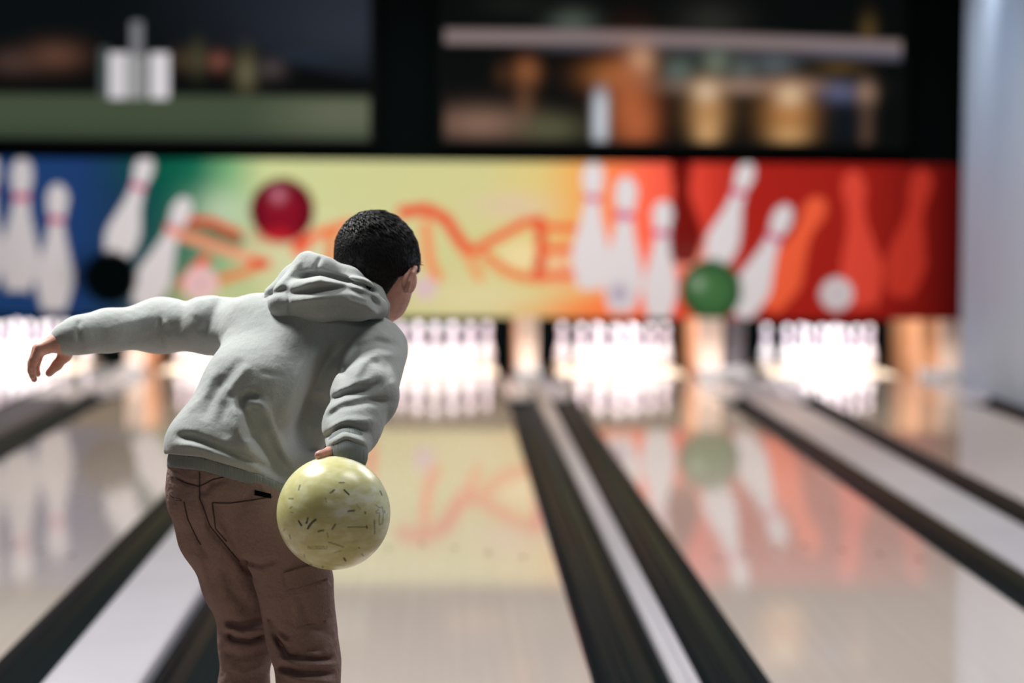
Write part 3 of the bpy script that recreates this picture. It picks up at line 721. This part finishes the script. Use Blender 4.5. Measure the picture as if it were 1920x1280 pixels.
RF = [([(450, 1050), (490, 1058), (525, 1048)], 6, -.006), ([(506, 1170), (525, 1205), (560, 1222), (610, 1216)], 6, -.007), ([(512, 1186), (540, 1230), (590, 1236), (626, 1234)], 5, -.010), ([(510, 1176), (545, 1216), (600, 1226)], 5, .004),
      ([(520, 1232), (560, 1246), (628, 1244)], 5, .007), ([(520, 1250), (560, 1262), (628, 1262)], 5, -.009), ([(524, 1262), (560, 1274), (626, 1278)], 5, .006), ([(500, 1150), (520, 1180), (545, 1200)], 6, -.006),
      ([(560, 1120), (575, 1160), (615, 1190)], 8, -.004), ([(525, 1290), (570, 1286), (625, 1296)], 5, -.008), ([(540, 1100), (560, 1150), (552, 1190)], 9, .004)]
G = Grid([W(300, 900, 5.6)[0]-.02, 5.24, .03], [W(660, 1200, 5.5)[0], 5.86, W(400, 850, 5.4)[2]], .0042)
G.merge(union(chain(PELVIS, .02), chain([(388, 868, 5.52, 62), (488, 890, 5.52, 66)], .02), k=.05), 0)
amp = lambda L, k: [(p, w, h*k) for p, w, h in L]
G.merge(chain(L_LEG, .03, amp(LF, 1.5)), .03); G.merge(chain(R_LEG, .03, amp(RF, 1.45)), .010)
sl, Pp = G.block(G.lo, G.lo+G.n*G.res); G.f[sl] = apply_folds(Pp, G.f[sl], TF)
G.clip(lambda P: .012-hem_v(P))
tr = link_mesh('trousers', G.mesh('trousers'), m_trou, body); tr['label'] = 'dusty brown cargo trousers'
vv = np.zeros(len(tr.data.vertices)*3, np.float32); tr.data.vertices.foreach_get('co', vv)
tree = BVHTree.FromPolygons(vv.reshape(-1, 3).tolist(), [tuple(p.vertices) for p in tr.data.polygons])
def on_cloth(x, y, off=.0008):
    d = Vector(W(x, y, 6)-np.array([0, 0, H])).normalized(); h = tree.ray_cast(Vector((0, 0, H)), d)
    return (h[0]+h[1]*off) if h[0] else None
def seam(name, paths, r, parent, mat=m_seam):
    bm = bmesh.new()
    for path in paths:
        P = []
        for a, b in zip(path, path[1:]):
            n = max(2, int(math.hypot(b[0]-a[0], b[1]-a[1])/5))
            for k in range(n):
                h = on_cloth(a[0]+(b[0]-a[0])*k/n, a[1]+(b[1]-a[1])*k/n)
                if h: P.append(h)
        rings = []
        for i, p in enumerate(P):
            t = (P[min(i+1, len(P)-1)]-P[max(i-1, 0)]).normalized(); s = t.orthogonal().normalized(); q = t.cross(s)
            rings.append([bm.verts.new(p+(s*math.cos(k*math.pi/3)+q*math.sin(k*math.pi/3))*r) for k in range(6)])
        for A, B in zip(rings, rings[1:]):
            for k in range(6): bm.faces.new((A[k], A[(k+1) % 6], B[(k+1) % 6], B[k]))
    return from_bm(name, bm, mat, parent, True)
seam('seam', [[(374, 884), (375, 935), (394, 985), (420, 1018), (452, 1056)], [(320, 893), (350, 906), (374, 912), (400, 898), (440, 890), (500, 900)]], .0012, tr)
seam('back_pocket', [[(398, 942), (430, 943), (470, 938), (515, 930)], [(398, 942), (404, 990), (428, 1018)]], .0013, tr)
seam('back_pocket', [[(318, 924), (330, 936), (345, 939)], [(345, 940), (352, 972), (370, 1010), (381, 1026)]], .0013, tr)
def patch(name, quad, off, mat, parent, nu=14, nv=8):
    bm = bmesh.new(); T = {}; Bt = {}
    for i in range(nu+1):
        for j in range(nv+1):
            s, t = i/nu, j/nv
            x = (quad[0][0]*(1-s)+quad[1][0]*s)*(1-t)+(quad[3][0]*(1-s)+quad[2][0]*s)*t; y = (quad[0][1]*(1-s)+quad[1][1]*s)*(1-t)+(quad[3][1]*(1-s)+quad[2][1]*s)*t
            a, b = on_cloth(x, y, off), on_cloth(x, y, -.003)
            if a is None: continue
            T[i, j] = bm.verts.new(a); Bt[i, j] = bm.verts.new(b)
    for i in range(nu):
        for j in range(nv):
            k = [(i, j), (i+1, j), (i+1, j+1), (i, j+1)]
            if all(q in T for q in k):
                bm.faces.new([T[q] for q in k]); bm.faces.new([Bt[q] for q in k][::-1])
                for q, r, e in ((k[0], k[1], (i, j-1)), (k[1], k[2], (i+1, j)), (k[2], k[3], (i, j+1)), (k[3], k[0], (i-1, j))):
                    if not all(w in T for w in (e, (e[0]+1, e[1]), (e[0]+1, e[1]+1), (e[0], e[1]+1))): bm.faces.new((T[q], Bt[q], Bt[r], T[r]))
    return from_bm(name, bm, mat, parent, False)
patch('cargo_pocket', [(538, 1080), (612, 1066), (613, 1160), (552, 1176)], .003, m_trou, tr)
patch('pocket_flap', [(532, 1072), (612, 1052), (613, 1082), (538, 1106)], .0065, m_trou, tr)
patch('belt_patch', [(478, 918), (508, 926), (508, 934), (478, 928)], .003, m_black, tr, 4, 2)

# ---- shoes, standing on the approach
for ax, ay, dep, sx in ((452, 1585, 5.68, -.03), (590, 1600, 5.43, .03)):
    p = W(ax, ay, dep); x, y = p[0], p[1]
    G = Grid((x-.12, y-.12, .012), (x+.12, y+.28, .16), .004)
    G.merge(chain([(np.array([x, y-.01, .075]), .046), (np.array([x+sx*.5, y+.07, .055]), .043), (np.array([x+sx, y+.16, .040]), .040)], .02), 0)
    G.clip(lambda P: .022-P[..., 2])
    sh = link_mesh('shoe', G.mesh('shoe'), m_shoe, body)
    G = Grid((x-.12, y-.12, -.01), (x+.12, y+.28, .06), .004)
    G.merge(chain([(np.array([x, y-.01, .03]), .050), (np.array([x+sx*.5, y+.07, .03]), .046), (np.array([x+sx, y+.165, .03]), .044)], .02), 0)
    G.clip(lambda P: np.maximum(P[..., 2]-.024, .002-P[..., 2]))
    link_mesh('sole', G.mesh('sole'), m_sole, sh)

# ------------------------------------------------------------------ the ball in the hand
bm = bmesh.new(); bmesh.ops.create_icosphere(bm, subdivisions=7, radius=BR)
me = bpy.data.meshes.new('bowling_ball'); bm.to_mesh(me); bm.free()
me.polygons.foreach_set('use_smooth', [True]*len(me.polygons))
bv = np.zeros(len(me.vertices)*3, np.float32); me.vertices.foreach_get('co', bv); bv = bv.reshape(-1, 3)
nrm = bv/BR; toc = (np.array([0, 0, H])-BALL); toc /= np.linalg.norm(toc)
rt = np.cross(toc, [0, 0, 1]); rt = -rt/np.linalg.norm(rt); upv = np.cross(toc, rt)
if upv[2] < 0: upv = -upv
if rt[0] < 0: rt = -rt
bu = 625.5+106.5*(nrm@rt); bvv = 961.5-106.5*(nrm@upv); fr = (nrm@toc) > .05
ink = np.zeros(len(bv))
def mark(path, w, a=1.0):
    global ink
    ink = np.maximum(ink, sstep(w+.8, w-.5, poly_dist(bu, bvv, path))*fr*a)
Z = lambda x, y: (480+x*300/1280, 800+y*300/1280)
for p, w, a in (([(395, 0)], 0, 0),) [:0]+(
        ([(662, 451), (705, 450)], 1.0, .8), ([(595, 532), (627, 507)], 1.3, .85), ([(703, 508), (740, 543)], 1.3, 1), ([(344, 508), (355, 470)], 1.2, .7), ([(270, 575), (300, 576)], 1.4, .6),
        ([(557, 570), (561, 605)], .8, .6), ([(735, 676), (782, 668)], 1.6, .75), ([(346, 750), (370, 788)], 1.4, 1), ([(408, 768), (420, 730)], 1.4, .95), ([(420, 810), (445, 770), (480, 740)], 1.8, .95),
        ([(502, 832), (542, 824)], 1.5, .8), ([(612, 815), (634, 780)], 1.5, .7), ([(572, 845), (578, 880)], .9, .5), ([(735, 800), (800, 800), (880, 797)], .8, .7), ([(880, 790), (884, 806)], 1.1, .9),
        ([(942, 750), (946, 850)], 1.1, .6), ([(990, 515), (1004, 545)], 1.2, .9), ([(868, 682), (870, 692)], 1.6, .6), ([(272, 862), (282, 890)], 1.0, .7), ([(705, 1045), (716, 1068)], 1.6, .9), ([(845, 1015), (858, 1028)], 1.3, .7),
        ([(585, 918), (640, 935), (700, 955)], 1.3, .45), ([(436, 1095), (452, 1105)], 1.0, .7), ([(535, 1112), (537, 1122)], 1.2, .7), ([(390, 1015), (393, 1035)], 1.0, .5), ([(280, 650), (292, 640)], 1.3, .5), ([(285, 683), (298, 687)], 1.2, .5),
        ([(222, 830), (235, 815)], 1.2, .45), ([(640, 1100), (712, 1106)], .8, .35), ([(820, 962), (828, 966)], 1.0, .6), ([(800, 620), (830, 660)], .8, .3), ([(630, 1000), (680, 985)], 1.0, .3),
        # weight number drawn as an outline
        ([(955, 628), (978, 646), (1006, 640), (1014, 700), (1008, 775), (982, 782), (980, 735), (984, 690), (960, 692), (955, 676), (975, 662)], .7, .6), ([(1022, 670), (1026, 690)], 1.0, .6)):
    mark([Z(*q) for q in p], w, a)
# tiny serial number
DIG = {'8': [[(0, 0), (1, 0), (1, 2), (0, 2), (0, 0)], [(0, 1), (1, 1)]], 'R': [[(0, 2), (0, 0), (1, 0), (1, 1), (0, 1), (1, 2)]], 'C': [[(1, 0), (0, 0), (0, 2), (1, 2)]], '0': [[(0, 0), (1, 0), (1, 2), (0, 2), (0, 0)]],
       '2': [[(0, 0), (1, 0), (1, 1), (0, 1), (0, 2), (1, 2)]], '7': [[(0, 0), (1, 0), (.4, 2)]]}
for k, ch in enumerate('8RC00202'):
    for pl in DIG[ch]: mark([Z(420+k*20+x*11, 950+y*11) for x, y in pl], .35, .55)
at = me.color_attributes.new('paint', 'FLOAT_COLOR', 'POINT')
at.data.foreach_set('color', np.stack([ink]*3+[np.ones(len(ink))], 1).astype(np.float32).ravel())
m_ball = Mat('ball_urethane', rough=.28, spec=.5); m_ball.set('Subsurface Weight', .6); m_ball.set('Subsurface Radius', (.05, .05, .02)); m_ball.set('Subsurface Scale', 1.0)
nz = m_ball.noise(9, 4, m_ball.coords()); nf = m_ball.noise(26, 5, m_ball.coords((1, 1, 2.2)), .6)
mul = m_ball.node('ShaderNodeMath', operation='MULTIPLY_ADD'); mul.inputs[1].default_value = .5; m_ball.link(nf, mul.inputs[0])
hlf = m_ball.node('ShaderNodeMath', operation='MULTIPLY'); hlf.inputs[1].default_value = .5; m_ball.link(nz, hlf.inputs[0]); m_ball.link(hlf.outputs[0], mul.inputs[2])
cr = m_ball.ramp(mul.outputs[0], [(.36, (.60, .57, .24, 1)), (.48, (.70, .68, .36, 1)), (.55, (.78, .78, .50, 1)), (.62, (.90, .90, .80, 1))])
mx = m_ball.node('ShaderNodeMix', data_type='RGBA'); m_ball.link(m_ball.attr(), mx.inputs['Factor']); m_ball.link(cr, mx.inputs['A']); mx.inputs['B'].default_value = (.035, .04, .015, 1)
m_ball.color(mx.outputs['Result'])
ball = link_mesh('bowling_ball', me, m_ball); ball.location = BALL
tag(ball, "scuffed yellow-green bowling ball held in the bowler's lowered right hand", 'bowling ball')
